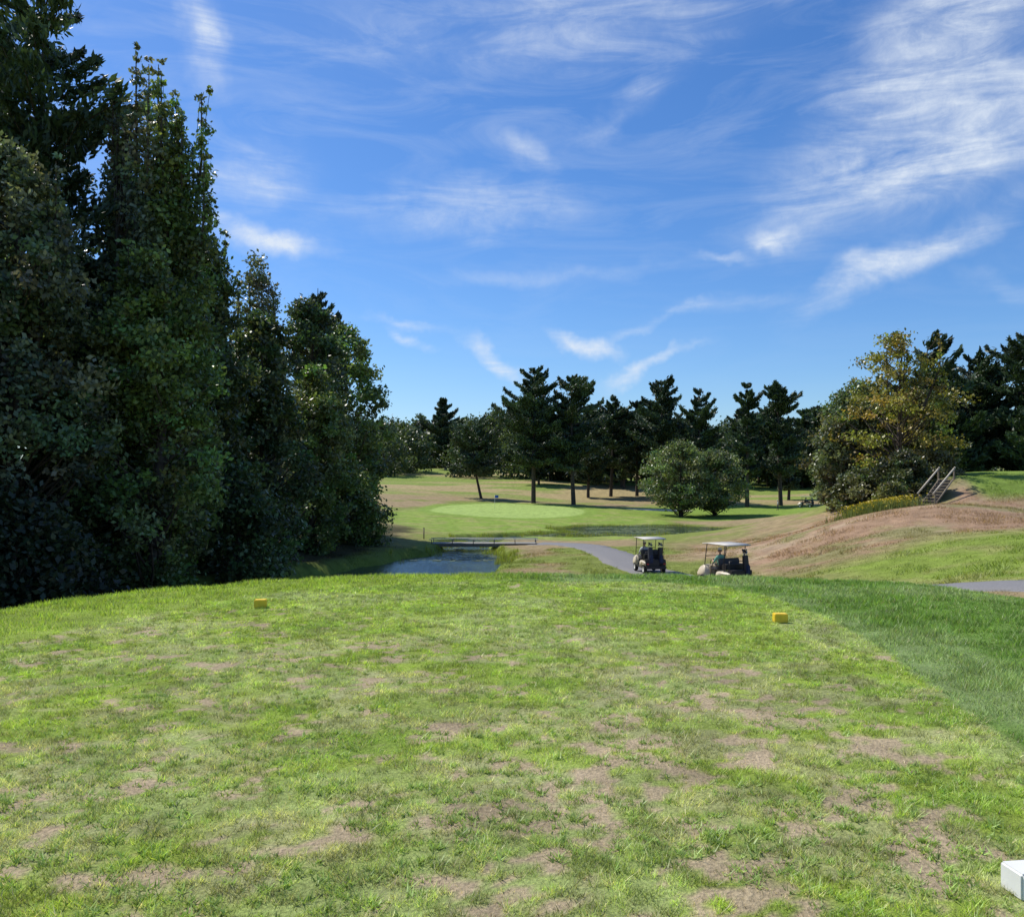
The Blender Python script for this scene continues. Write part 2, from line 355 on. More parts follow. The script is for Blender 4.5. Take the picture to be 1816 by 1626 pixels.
# ------------------------------------------------------------------ trees
def prof_round(t): return np.sin(np.pi*np.clip(t, 0.02, 1)**.75)**.55
def deciduous(name, x, y, ztop, r, leaf, nc, nl, col, bare=.12, seed=1, prof=None, spires=0, cl=.2, limbs=.4, flat=.75, colvar=.45, sptop=.0, spr=(.1, .75), sprv=.14):
    rng = np.random.default_rng(seed); z0 = h1(x, y)-.1; H = ztop-z0; mb = MB(); base = np.array([x, y, z0])
    k = 7; tz = np.linspace(0, 1, k); wob = np.cumsum(rng.normal(0, .012*H, (k, 2)), 0); wob[0] = 0
    P = np.c_[x+wob[:, 0], y+wob[:, 1], z0+tz*H*.9]; tr = .018*H+.06
    V, F = tube(P, tr*(1-tz*.9)+.01, 8); mb.add(V, F, 0)
    def axis_at(z):
        t = np.clip((z-z0)/(H*.9), 0, 1)*(k-1); i = int(min(t, k-2)); return P[i]+(P[i+1]-P[i])*(t-i)
    pf = prof or prof_round
    t = rng.uniform(0, 1, nc); t = t[np.argsort(t)]; an = rng.uniform(0, 2*math.pi, nc)
    lob = 1+.22*np.sin(an*3+seed)+.15*np.sin(an*5+t*9)+.1*np.sin(t*23+an*2)
    rr = r*pf(t)*lob*rng.uniform(.1, 1.15, nc)**.45; cz = z0+H*(bare+(1-bare)*t)
    Cc = np.c_[x+np.cos(an)*rr, y+np.sin(an)*rr, cz-cl*r*.4]; cs = cl*r*rng.uniform(.4, 1.4, nc)
    if spires:
        for s in range(spires):
            a = rng.uniform(0, 6.28); d = r*rng.uniform(*spr); top = ztop+sptop+rng.uniform(-sprv, .03)*H; sx, sy = x+math.cos(a)*d, y+math.sin(a)*d
            zz = np.linspace(top-.42*H, top, 15); Cc = np.r_[Cc, np.c_[sx+rng.normal(0, .11, 15), sy+rng.normal(0, .11, 15), zz]]
            cs = np.r_[cs, np.linspace(.48, .12, 15)]
            V, F = tube([(sx*.6+x*.4, sy*.6+y*.4, top-.45*H), (sx, sy, top-.2*H), (sx, sy, top-.01*H)], [.09, .05, .015], 5); mb.add(V, F, 0)
    for i in range(len(Cc)):
        if rng.uniform() < limbs:
            d = np.hypot(Cc[i, 0]-x, Cc[i, 1]-y); s = axis_at(Cc[i, 2]-d*.7-.3)
            mid = (s+Cc[i])/2+np.array([0, 0, -.06*d])+rng.normal(0, .05*r, 3)
            rb_ = max(.02, tr*.3*(1-(Cc[i, 2]-z0)/H)+.015)
            V, F = tube([s, mid, Cc[i]], [rb_, rb_*.6, .01], 5); mb.add(V, F, 0)
    cnt = np.maximum(8, (nl*(cs/(cl*r))**1.5)).astype(int); ii = np.repeat(np.arange(len(Cc)), cnt)
    off = rng.normal(size=(len(ii), 3))*.66
    off = np.where(np.linalg.norm(off, axis=1, keepdims=True) > 1.9, off*.5, off)
    c = Cc[ii]+off*cs[ii, None]*np.array([1, 1, flat])+np.array([0, 0, .12])*np.abs(off[:, 2:3])*cs[ii, None]
    V, F = leafquads(c, leaf*rng.uniform(.6, 1.3, len(c)), .6, rng=rng)
    cm = np.array(col)*(1+colvar*rng.uniform(-1, 1, (len(Cc), 1)))*(1+.18*rng.uniform(-1, 1, (len(Cc), 3)))
    C = cm[ii]*rng.uniform(.5, 1.6, (len(ii), 1)); mb.add(V, F, 1, np.repeat(np.clip(C, .004, 1), 4, 0))
    return mb.build(name, [M_bark, M_leaf], loc=tuple(base))
def pine(name, x, y, ztop, r, bare=.2, seed=1, levels=26, dens=1.0, tuft=.3, col=(.045, .072, .032), lean=0, mb=None, z0=None, flat=.5, pw=.62):
    rng = np.random.default_rng(seed); z0 = h1(x, y)-.1 if z0 is None else z0; H = ztop-z0; own = mb is None; mb = mb or MB()
    tz = np.linspace(0, 1, 7); bend = lean*(1-tz)**2
    P = np.c_[x+bend-lean+np.cumsum(rng.normal(0, .05, 7)), y+0*tz, z0+tz*H]; V, F = tube(P, (.016*H+.06)*(1-tz*.93), 7); mb.add(V, F, 0)
    cc, dd, cl = [], [], []
    for l in range(levels):
        t = (l+rng.uniform(-.3, .3))/levels; zf = bare+(1-bare)*np.clip(t, 0, .985); zc = z0+H*zf
        pr = ((1-t)**pw*1.0+.10)*(.6+.4*min(1, t*4+.15))*rng.uniform(.6, 1.3)
        for b_ in range(rng.integers(4, 7)):
            L = r*pr*rng.uniform(.5, 1.2)
            if t < .2 and rng.uniform() < .25: continue
            a = rng.uniform(0, 6.283); up = rng.uniform(-.12, .25)+.45*t
            i = int(min(zf*6, 5)); ax = P[i]+(P[i+1]-P[i])*(zf*6-i)
            d = np.array([math.cos(a), math.sin(a), up]); s = ax; e = ax+d*L
            mid = ax+d*L*.5-np.array([0, 0, .05*L])
            V, F = tube([s, mid, e], [.02+.012*L, .015+.006*L, .01], 4); mb.add(V, F, 0)
            m = int((18+30*L)*dens); q = rng.uniform(.12, 1.05, m)**.8
            side = np.array([-math.sin(a), math.cos(a), 0])
            wd = L*.26*np.sin(np.pi*np.clip(q, 0, 1)**.8*.85+.2)
            p = ax+d*L*q[:, None]+side*(rng.normal(0, .75, m)*wd)[:, None]; p[:, 2] += rng.normal(0, .12*flat+.02*L, m)-.05*L*np.sin(q*3)+.12*L*q*q
            cc.append(p); dd.append(np.tile(d+np.array([0, 0, .5]), (m, 1))); cl.append(np.tile(np.array(col)*rng.uniform(.5, 1.6), (m, 1)))
    cc = np.concatenate(cc); dd = np.concatenate(dd); cl = np.concatenate(cl)*rng.uniform(.6, 1.45, (len(cc), 1))
    V, F = leafquads(cc, tuft*rng.uniform(.5, 1.2, len(cc)), .33, dd, rng, .7); mb.add(V, F, 1, np.repeat(cl, 4, 0))
    if own: return mb.build(name, [M_bark, M_needle], loc=(x, y, z0))
DG = (.08, .112, .044); GG = (.15, .18, .095); LG = (.14, .19, .058)
pine('pine_tree', -18.8, 34, 20.9, 5.6, .1, 101, 26, 2.8, .24, pw=.42)
pine('pine_tree', -24.5, 38, 23.0, 5.5, .1, 102, 28, 1.8, .3)
spirep = lambda t: (1-t)**.55*(.6+.4*np.minimum(1, t*5))
deciduous('poplar_tree', -14.9, 33.5, 12.6, 2.3, .10, 300, 110, GG, .05, 103, spirep, spires=13, cl=.18, sptop=5.3, spr=(.1, .95), sprv=.14)
deciduous('poplar_tree', -13.1, 33, 11.0, 1.7, .10, 200, 110, LG, .05, 133, spirep, spires=8, cl=.22, sptop=6.0, spr=(.1, .9), sprv=.2)
deciduous('maple_tree', -16.8, 28, 12.6, 3.2, .10, 380, 115, GG, .04, 104, cl=.135, spires=4, sptop=.3)
deciduous('maple_tree', -12.9, 30, 9.6, 2.5, .10, 300, 115, LG, .05, 105, cl=.16, spires=5, sptop=.2)
deciduous('maple_tree', -19.5, 26, 12.5, 3.6, .11, 300, 120, DG, .04, 106, cl=.14)
deciduous('maple_tree', -14.6, 40, 12.6, 2.7, .12, 300, 110, DG, .04, 107, spirep, spires=7, cl=.17, sptop=1.2)
deciduous('birch_tree', -15.1, 50, 14.6, 2.7, .11, 140, 60, (.19,.20,.105), .08, 108, spirep, spires=8, cl=.15, limbs=.9, sptop=.6)
deciduous('maple_tree', -13.8, 46, 10.5, 2.6, .13, 280, 110, DG, .03, 109, cl=.16, spires=3)
deciduous('oak_tree', -14.6, 60, 14.2, 3.3, .14, 320, 95, DG, .06, 110, cl=.14)
deciduous('oak_tree', -13.4, 68, 13.9, 3.5, .15, 320, 95, LG, .06, 111, cl=.14)
deciduous('maple_tree', -12.9, 55, 8.8, 2.5, .13, 280, 95, LG, .02, 112, cl=.16)
deciduous('maple_tree', -20.5, 46, 15.0, 4, .16, 220, 130, DG, .04, 113)
deciduous('maple_tree', -23, 58, 14, 4.5, .2, 180, 130, DG, .04, 114)
deciduous('maple_tree', -27, 33, 14, 4.5, .18, 180, 130, DG, .04, 115)
pine('pine_tree', -17.0, 74, 18.3, 3.5, .1, 116, 24, 1.4, .3)
deciduous('maple_tree', -16.5, 36, 9, 3.2, .13, 180, 140, DG, .02, 117)
deciduous('understory_shrub', -12.2, 38, 2.2, 2.0, .12, 90, 130, DG, 0, 118, cl=.3)
deciduous('understory_shrub', -11.6, 62, 1.8, 1.9, .14, 90, 130, LG, 0, 119, cl=.3)
deciduous('maple_tree', -21, 21, 9, 4, .12, 200, 180, DG, .04, 120)
deciduous('understory_shrub', -14.5, 24.5, .9, 2.2, .11, 100, 130, (.04,.055,.025), 0, 121, cl=.3)
P_ = [(-22,280,28.5,8,.1),(-5.9,160,11.8,5.8,.36),(3.7,150,21.4,5.8,.28),(10.8,148,19.9,5.6,.28),(20.5,176,18.8,5.6,.26),(26.3,178,18.2,4.8,.26),
      (29.7,166,21.2,5.8,.22),(35,156,18.0,5.0,.28),(41.7,150,18.6,3.8,.28),(48.3,152,18.6,5.0,.26),(31.5,172,17,4.5,.2),(55,168,13.5,4.5,.15),(15.5,172,15,4.5,.2)]
for i, (a, b_, c_, d_, e_) in enumerate(P_):
    pine('pine_tree', a, b_, c_, d_, e_, 200+i, 17 if i != 1 else 9, 2.3, .38 if b_ < 200 else .7, lean=(1.6 if i == 1 else R.uniform(-.6, .6)), flat=.8, pw=[.62, .4, .5, .45, .6, .7, .5, .6, .6, .5, .6, .6, .6][i])
deciduous('apple_tree', 24.9, 125, 6.9, 4.9, .18, 320, 70, (.16,.195,.08), .16, 301, cl=.14)
deciduous('apple_tree', 30.4, 127, 5.9, 4.4, .18, 280, 70, (.15,.185,.075), .16, 302, cl=.14)
deciduous('locust_tree', 28.2, 62, 12.2, 4.2, .12, 125, 70, (.27,.24,.045), .12, 310, cl=.135, limbs=.9, flat=.6, spires=3)
deciduous('ash_tree', 26.3, 67, 6.8, 2.7, .14, 200, 90, (.14,.16,.08), .03, 311, cl=.16)
deciduous('ash_tree', 28.2, 69, 9.4, 3.3, .14, 230, 90, (.135,.16,.07), .03, 312, cl=.15)
deciduous('ash_tree', 31.6, 67, 8.6, 3.0, .14, 180, 90, (.2,.19,.05), .05, 313, cl=.15)
deciduous('round_shrub', 26.6, 57.5, 3.4, 1.7, .1, 140, 110, (.075,.09,.036), 0, 314, cl=.2)
deciduous('round_shrub', 24.6, 60, 2.2, 1.7, .12, 110, 110, (.12,.14,.055), 0, 315, cl=.2)
deciduous('round_shrub', 29.9, 60.5, 3.7, 1.6, .1, 100, 100, (.13,.115,.04), 0, 316, cl=.22)
deciduous('round_shrub', 24.4, 54.5, 1.3, 1.1, .08, 80, 100, (.16,.17,.055), 0, 317, cl=.25)
for i, (a, b_, c_, d_) in enumerate([(42,86,15.8,4.4),(48.6,88,14.2,4.6),(51,84,16.2,4.6),(55,86,16,4.8),(46,92,12.5,4.8),(38.5,90,11,4.6),(59,90,14,5),(52,94,13,5),(44,84,8,4),(50,80,8,4)]):
    pine('pine_tree', a, b_, c_, d_, .03, 330+i, 17, 2.2, .32, flat=.9, pw=.5)
gr = MB(); m = 5000
x = 22.9+R.normal(0, .9, m); y = 53+R.normal(0, .8, m); z = height(x, y); hgt = R.uniform(.2, .8, m)
blades(gr, x, y, z, hgt, .05, np.array([.18,.22,.06])*R.uniform(.6, 1.3, (m, 1)), .3)
k = fbm(x*1.2, y*1.2, 2, 6) > .5
V, F = leafquads(np.c_[x, y, z+hgt][k], R.uniform(.04, .09, k.sum()), .5); gr.add(V, F, 0, np.repeat(np.array([.6,.46,.03])*R.uniform(.6, 1.1, (k.sum(), 1)), 4, 0))
gr.build('goldenrod', [M_leaf])
dm = MB(); rng = np.random.default_rng(5)
def blobtree(x, y, ztop, r, col, m=1500, s=.55):
    z0 = h1(x, y); H = ztop-z0; V, F = tube([(x, y, z0), (x, y, z0+H*.6)], [.35, .15], 5); dm.add(V, F, 0)
    nc = 44; t = rng.uniform(.05, 1, nc); a = rng.uniform(0, 6.28, nc); rr = r*prof_round(t)*rng.uniform(.2, 1, nc)**.5
    C = np.c_[x+np.cos(a)*rr, y+np.sin(a)*rr, z0+H*t-.1*r]; ii = rng.integers(0, nc, m); c = C[ii]+rng.normal(0, .13*r, (m, 3))
    V, F = leafquads(c, s*rng.uniform(.6, 1.3, m), .6, rng=rng); cm = np.array(col)*rng.uniform(.65, 1.35, (nc, 1)); dm.add(V, F, 1, np.repeat(cm[ii]*rng.uniform(.7, 1.3, (m, 1)), 4, 0))
for i in range(110):
    xx = rng.uniform(-130, 190); yy = rng.uniform(300, 350)-abs(xx)*.15
    blobtree(xx, yy, h1(xx, yy)+rng.uniform(13, 20), rng.uniform(6, 9), [(.075,.105,.045), (.09,.12,.05), (.06,.085,.045)][i % 3], 1700, .65)
for i in range(20):
    xx = rng.uniform(45, 120); yy = rng.uniform(205, 230)
    blobtree(xx, yy, h1(xx, yy)+rng.uniform(9, 14), rng.uniform(4, 6), (.05,.075,.03), 1500, .42)
for xx, yy, zt in [(-12,240,19),(-6,245,22),(0,240,22),(4,235,20),(8,238,19),(-34,262,19),(-31,255,17),(-38,250,18),(10,225,13),(16,228,13),(22,232,15),(30,225,13),(-45,240,19),(-36,238,14)]:
    blobtree(xx, yy, zt, 7, (.085,.115,.045), 2600, .45)
for i in range(44):
    xx = rng.uniform(5, 110); yy = rng.uniform(195, 240); pine('', xx, yy, h1(xx, yy)+rng.uniform(15, 21), 6, .14, 900+i, 16, .9, .8, mb=dm, z0=h1(xx, yy))
dm.build('distant_trees', [M_bark, M_leaf])

# ------------------------------------------------------------------ props
def link(ob, parent=None):
    sc.collection.objects.link(ob)
    if parent: ob.parent = parent
    return ob
def bmobj(name, bm, mat, parent=None, smooth=True):
    me = bpy.data.meshes.new(name); bm.to_mesh(me); bm.free(); me.materials.append(mat)
    for p in me.polygons: p.use_smooth = smooth
    return link(bpy.data.objects.new(name, me), parent)
def box(name, c, s, mat, parent=None, bev=.02, rot=None, smooth=False):
    bm = bmesh.new(); bmesh.ops.create_cube(bm, size=1)
    for v in bm.verts: v.co = Vector((v.co.x*s[0], v.co.y*s[1], v.co.z*s[2]))
    if bev: bmesh.ops.bevel(bm, geom=bm.edges[:], offset=min(bev, min(s)*.45), segments=2, affect='EDGES')
    ob = bmobj(name, bm, mat, parent, smooth); ob.location = c
    if rot: ob.rotation_euler = rot
    return ob
def prism(name, prof, hw, mat, parent, bev=.04, x0=0):
    bm = bmesh.new(); a = [bm.verts.new((x0-hw, p[0], p[1])) for p in prof]; b2 = [bm.verts.new((x0+hw, p[0], p[1])) for p in prof]
    bm.faces.new(a[::-1]); bm.faces.new(b2)
    for i in range(len(prof)): j = (i+1) % len(prof); bm.faces.new((a[i], a[j], b2[j], b2[i]))
    bmesh.ops.recalc_face_normals(bm, faces=bm.faces[:]); bmesh.ops.bevel(bm, geom=bm.edges[:], offset=bev, segments=3, affect='EDGES')
    return bmobj(name, bm, mat, parent, True)
def pipe(name, pts, r, mat, parent=None, k=8):
    V, F = tube(pts, [r]*len(pts) if np.isscalar(r) else r, k); me = bpy.data.meshes.new(name)
    caps = [tuple(range(k))[::-1], tuple(range(len(V)-k, len(V)))]
    me.from_pydata([tuple(v) for v in V], [], [tuple(int(i) for i in f) for f in F]+caps); me.materials.append(mat)
    for p in me.polygons: p.use_smooth = len(p.vertices) == 4
    return link(bpy.data.objects.new(name, me), parent)
def empty(name, loc, rz=0):
    e = bpy.data.objects.new(name, None); e.location = loc; e.rotation_euler = (0, 0, rz); sc.collection.objects.link(e); return e
M_cream = simple('cream_paint', (.55,.48,.36), .4, var=.05); M_white = simple('white_paint', (.75,.74,.70), .45, var=.06)
M_roof = simple('canopy_plastic', (.5,.47,.42), .5, var=.06)
M_black = simple('black_plastic', (.02,.02,.022), .5); M_tire = simple('rubber', (.018,.018,.018), .85); M_metal = simple('steel', (.5,.5,.5), .3, 1)
M_red = simple('red_lens', (.5,.03,.02), .3); M_navy = simple('navy_fabric', (.02,.03,.07), .8); M_grey = simple('grey_fabric', (.06,.06,.065), .8)
M_yel = simple('yellow_paint', (.80,.55,.03), .5, var=.12, scale=20); M_wood = simple('weathered_wood', (.22,.18,.13), .8, var=.25, scale=9)
M_conc = simple('concrete', (.22,.21,.18), .85, var=.2); M_skin = simple('skin', (.45,.25,.17), .5, var=.04); M_hair = simple('hair', (.12,.09,.07), .7)
M_blue = simple('blue_flag', (.02,.09,.45), .7); M_grn = simple('green_shirt', (.16,.38,.28), .8); M_shirtw = simple('pale_shirt', (.5,.53,.56), .8)
M_khaki = simple('khaki', (.3,.25,.17), .8); M_wht2 = simple('white_cloth', (.75,.75,.75), .8); M_dk = simple('dark_cloth', (.04,.045,.06), .8)
M_lum = simple('pale_lumber', (.5,.44,.34), .7, var=.15, scale=9)

def human(name, J, mats, loc, rz, parent=None, cap=M_wht2):
    V = []; E = []; Rr = []; bone = []
    def add(p, r, par, mi):
        V.append(p); Rr.append(r)
        if par is not None: E.append((par, len(V)-1)); bone.append((par, len(V)-1, mi))
        return len(V)-1
    pel = add(J['pelvis'], .15, None, 2); wa = add(J['waist'], .135, pel, 1); ch = add(J['chest'], .16, wa, 1); nk = add(J['neck'], .062, ch, 1); hb = add(J['head'], .058, nk, 0)
    for s in (-1, 1):
        k = 'l' if s < 0 else 'r'
        sh = add(J['sh'+k], .075, ch, 1); el = add(J['el'+k], .05, sh, 1); m_ = (Vector(J['el'+k])*.5+Vector(J['wr'+k])*.5); e2 = add(tuple(m_), .043, el, 0); wr = add(J['wr'+k], .03, e2, 0)
        d = (Vector(J['wr'+k])-Vector(J['el'+k])).normalized(); side = d.cross(Vector((0, 0, 1))).normalized(); dn = side.cross(d)
        pm = add(tuple(Vector(J['wr'+k])+d*.08), .036, wr, 0)
        for f, (o, L) in enumerate([(-.03, .075), (-.01, .085), (.01, .08), (.03, .062)]):
            b0 = Vector(V[pm])+side*o; f1 = add(tuple(b0+d*L*.5), .009, pm, 0); add(tuple(b0+d*L*.7-Vector((0, 0, .03))), .008, f1, 0)
        t0 = add(tuple(Vector(J['wr'+k])+d*.05-side*s*.045), .01, wr, 0); add(tuple(Vector(J['wr'+k])+d*.085-side*s*.06), .009, t0, 0)
        hp = add(J['hp'+k], .105, pel, 2); kn = add(J['kn'+k], .065, hp, 2); c_ = Vector(J['kn'+k])*.65+Vector(J['an'+k])*.35; cf = add(tuple(c_), .058, kn, 2)
        ank = add(J['an'+k], .04, cf, 2); toe = add(J['to'+k], .038, ank, 3)
    me = bpy.data.meshes.new(name); me.from_pydata(V, E, []); ob = bpy.data.objects.new(name, me); sc.collection.objects.link(ob)
    md = ob.modifiers.new('skin', 'SKIN'); md.use_smooth_shade = True
    for i, sv in enumerate(me.skin_vertices[0].data): sv.radius = (Rr[i], Rr[i]*(.75 if i in (0, 1, 2) else 1)); sv.use_root = (i == 0)
    su = ob.modifiers.new('sub', 'SUBSURF'); su.levels = 1
    dg = bpy.context.evaluated_depsgraph_get(); me2 = bpy.data.meshes.new_from_object(ob.evaluated_get(dg)); bpy.data.objects.remove(ob)
    me2.materials.clear()
    for m_ in list(mats)+[M_hair, cap, M_black]: me2.materials.append(m_)
    for p in me2.polygons:
        c_ = p.center; best = 1e9; mi = 1
        for a, b_, m_ in bone:
            A_, B_ = Vector(V[a]), Vector(V[b_]); e = B_-A_; t = max(0, min(1, (c_-A_).dot(e)/max(e.length_squared, 1e-9))); dd = (c_-A_-e*t).length-.5*(Rr[a]*(1-t)+Rr[b_]*t)
            if dd < best: best = dd; mi = m_
        p.material_index = mi
    bm = bmesh.new(); bm.from_mesh(me2); H = Vector(J['head'])+Vector((0, .015, .1))
    def ell(c_, s_, mi, u=16, v=12, cut=None):
        r = bmesh.ops.create_uvsphere(bm, u_segments=u, v_segments=v, radius=1)
        for w_ in r['verts']:
            if cut is not None and w_.co.z < cut: w_.co.z = cut
            if mi == 0 and s_[0] > .05 and w_.co.z < 0: w_.co.x *= 1+.25*w_.co.z; w_.co.y *= 1+.12*w_.co.z
            w_.co = Vector((w_.co.x*s_[0], w_.co.y*s_[1], w_.co.z*s_[2]))+c_
        for f in {f for w_ in r['verts'] for f in w_.link_faces}: f.material_index = mi; f.smooth = True
    ell(H, (.076, .095, .118), 0); ell(H+Vector((0, .098, -.01)), (.013, .02, .026), 0, 8, 6)
    for s in (-1, 1):
        ell(H+Vector((s*.077, 0, -.005)), (.01, .02, .032), 0, 8, 6); ell(H+Vector((s*.03, .086, .012)), (.011, .008, .008), 6, 8, 6)
    ell(H+Vector((0, .088, -.05)), (.024, .008, .006), 6, 8, 6)
    ell(H+Vector((0, -.018, .02)), (.081, .088, .108), 4, 16, 12, -.35)
    ell(H+Vector((0, -.005, .05)), (.086, .1, .085), 5, 16, 12, 0); ell(H+Vector((0, .11, .052)), (.065, .07, .008), 5, 12, 6)
    bm.to_mesh(me2); bm.free(); o2 = bpy.data.objects.new(name, me2); sc.collection.objects.link(o2); o2.location = loc; o2.rotation_euler = (0, 0, rz)
    if parent: o2.parent = parent
    return o2
SIT = dict(pelvis=(0,0,.12), waist=(0,-.04,.28), chest=(0,-.03,.46), neck=(0,-.01,.60), head=(0,.01,.68), shl=(-.18,-.03,.52), shr=(.18,-.03,.52), ell=(-.25,.1,.28), elr=(.25,.1,.28), wrl=(-.14,.34,.34), wrr=(.14,.34,.34),
  hpl=(-.1,.06,.1), hpr=(.1,.06,.1), knl=(-.13,.46,.12), knr=(.13,.46,.12), anl=(-.13,.5,-.3), anr=(.13,.5,-.3), tol=(-.14,.66,-.345), tor=(.14,.66,-.345))
STAND = dict(pelvis=(0,0,.95), waist=(0,0,1.1), chest=(0,.01,1.3), neck=(0,.02,1.45), head=(0,.04,1.52), shl=(-.19,0,1.38), shr=(.19,0,1.38), ell=(-.25,.0,1.1), elr=(.24,.08,1.12), wrl=(-.24,.12,.88), wrr=(.1,.28,.98),
  hpl=(-.1,0,.9), hpr=(.1,0,.9), knl=(-.12,.06,.5), knr=(.12,-.02,.5), anl=(-.13,.12,.08), anr=(.13,-.12,.09), tol=(-.15,.27,.04), tor=(.15,.02,.04))

def wheel(name, c, parent):
    bm = bmesh.new(); prof = [(.0, .06), (.1, .065), (.13, .085), (.2, .085), (.225, .06), (.23, 0), (.225, -.06), (.2, -.085), (.13, -.085), (.1, -.065), (0, -.06)]
    rings = []
    for r, x in prof: rings.append([bm.verts.new((x, max(r, .001)*math.cos(t), max(r, .001)*math.sin(t))) for t in np.linspace(0, 2*math.pi, 20, endpoint=False)])
    for a, b_ in zip(rings[:-1], rings[1:]):
        for i in range(20): bm.faces.new((a[i], a[(i+1) % 20], b_[(i+1) % 20], b_[i]))
    bmesh.ops.recalc_face_normals(bm, faces=bm.faces[:]); ob = bmobj(name, bm, M_tire, parent); ob.location = c
    ob.data.materials.append(M_white)
    for p in ob.data.polygons:
        if math.hypot(p.center.y, p.center.z) < .115: p.material_index = 1
def golf_cart(x, y, rz, riders, bags=2, pitch=0):
    e = empty('golf_cart', (x, y, h1(x, y)+.04), rz)
    for i, (wx, wy) in enumerate([(-.5, .82), (.5, .82), (-.5, -.78), (.5, -.78)]): wheel('wheel_%d' % i, (wx, wy, .23), e)
    box('floor', (0, .05, .31), (1.1, 1.9, .07), M_black, e)
    prism('front_cowl', [(1.25,.3),(1.27,.5),(1.1,.74),(.75,.9),(.6,.9),(.55,.36),(.62,.3)], .56, M_cream, e, .05)
    prism('rear_body', [(-1.1,.42),(-1.12,.6),(-1.0,.66),(-.25,.68),(-.12,.62),(-.1,.3),(-.4,.28),(-.5,.45),(-.75,.52),(-1.02,.46)], .58, M_cream, e, .03)
    box('rear_bumper', (0, -1.22, .36), (1.1, .09, .16), M_black, e, .03); box('bag_well', (0, -1.02, .6), (1.08, .34, .36), M_black, e, .03)
    box('seat', (0, 0.02, .77), (1.1, .5, .13), M_grey, e, .05); box('backrest', (0, -.3, 1.05), (1.1, .1, .36), M_grey, e, .04, (math.radians(-8), 0, 0))
    for s in (-1, 1):
        pipe('front_post', [(s*.52, .72, .86), (s*.54, .62, 1.3), (s*.54, .52, 1.82)], .019, M_black, e); pipe('rear_post', [(s*.52, -.62, .68), (s*.54, -.66, 1.3), (s*.54, -.72, 1.82)], .019, M_black, e)
        box('taillight', (s*.45, -1.225, .55), (.12, .03, .06), M_red, e, .01); pipe('armrest', [(s*.57, -.25, 1.0), (s*.58, .08, .98), (s*.57, .15, .82)], .02, M_black, e)
        box('fender', (s*.56, -.78, .52), (.12, .62, .09), M_cream, e, .04)
    prism('canopy', [(-1.0,1.80),(-1.0,1.84),(-.6,1.87),(.4,1.87),(.78,1.84),(.78,1.79),(.4,1.81),(-.6,1.81)], .62, M_roof, e, .012)
    pipe('steering_column', [(-.27, .62, .8), (-.27, .42, 1.0)], .025, M_black, e)
    t = np.linspace(0, 2*math.pi, 17); pipe('steering_wheel', [(-.27+.17*math.cos(a), .42-.1*math.sin(a)*.7, 1.02+.17*math.sin(a)*.75) for a in t], .016, M_black, e)
    box('windshield_frame', (0, .63, 1.27), (1.04, .02, .03), M_black, e, .005)
    pipe('bag_rack', [(-.5, -.95, .7), (-.5, -.95, 1.15), (.5, -.95, 1.15), (.5, -.95, .7)], .02, M_black, e)
    box('basket', (0, -.55, .88), (.95, .35, .26), M_black, e, .03)
    for i in range(bags):
        bx = [.27, -.27][i]; mt = [M_black, M_dk][i]
        pipe('golf_bag_%d' % i, [(bx, -1.1, .42), (bx, -1.09, .9), (bx, -1.04, 1.32), (bx, -1.03, 1.38)], [.13, .14, .125, .14], mt, e, 12)
        box('bag_pocket_%d' % i, (bx, -1.24, .8), (.2, .1, .42), M_navy, e, .04)
        for j in range(8):
            a = j*.8; cx, cy = bx+.08*math.cos(a), -1.03+.08*math.sin(a); hz = 1.5+.04*(j % 4); pipe('club_%d_%d' % (i, j), [(cx, cy, 1.3), (cx*1.02, cy, hz)], .007, M_metal, e, 5)
            box('club_head_%d_%d' % (i, j), (cx, cy+.03, hz+.02), (.05, .1, .06) if j > 2 else (.1, .11, .09), M_metal if j > 5 else M_black, e, .02)
    for nm, sx, mats, cap in riders:
        human(nm, SIT, mats, (sx, -.04, .76), 0, e, cap)
    return e
golf_cart(9.3, 37, math.radians(24), [('person', -.27, (M_skin, M_grn, M_khaki, M_wht2), M_wht2)], 1)
golf_cart(7.35, 45.3, math.radians(8), [('person', -.27, (M_skin, M_shirtw, M_dk, M_black), M_wht2)])
golf_cart(49.3, 142, math.radians(60), [('person', -.27, (M_skin, M_dk, M_dk, M_black), M_wht2), ('passenger', .27, (M_skin, M_shirtw, M_khaki, M_black), M_black)])
human('golfer', STAND, (M_skin, M_shirtw, M_dk, M_black), (44.0, 140, h1(44.0, 140)), math.radians(70), cap=M_wht2)

def marker(name, x, y, s, mat, rz):
    e = empty(name, (x, y, h1(x, y)), rz); box('block', (0, 0, s*.42), (s*1.15, s, s*.84), mat, e, .008); pipe('spike', [(0, 0, -.08), (0, 0, .02)], .006, M_metal, e)
    return e
marker('tee_marker', -3.12, 10.5, .125, M_yel, .15); marker('tee_marker', 2.98, 9.4, .125, M_yel, -.05)
marker('tee_marker', 2.0, 3.28, .125, M_white, .12)

fx, fy = -2.6, 128; fz = h1(fx, fy); e = empty('golf_flag', (fx, fy, fz)); pipe('pole', [(0, 0, 0), (0, 0, 2.2)], .02, M_white, e)
q = MB(); gxx = np.linspace(0, .55, 8); V = [(a, .05*math.sin(a*12), 2.18-zz) for zz in (0, .2, .42) for a in gxx]; F = [(i+8*j, i+1+8*j, i+9+8*j, i+8+8*j) for j in range(2) for i in range(7)]
q.add(V, F); f_ = q.build('flag_cloth', [M_blue], True); f_.parent = e

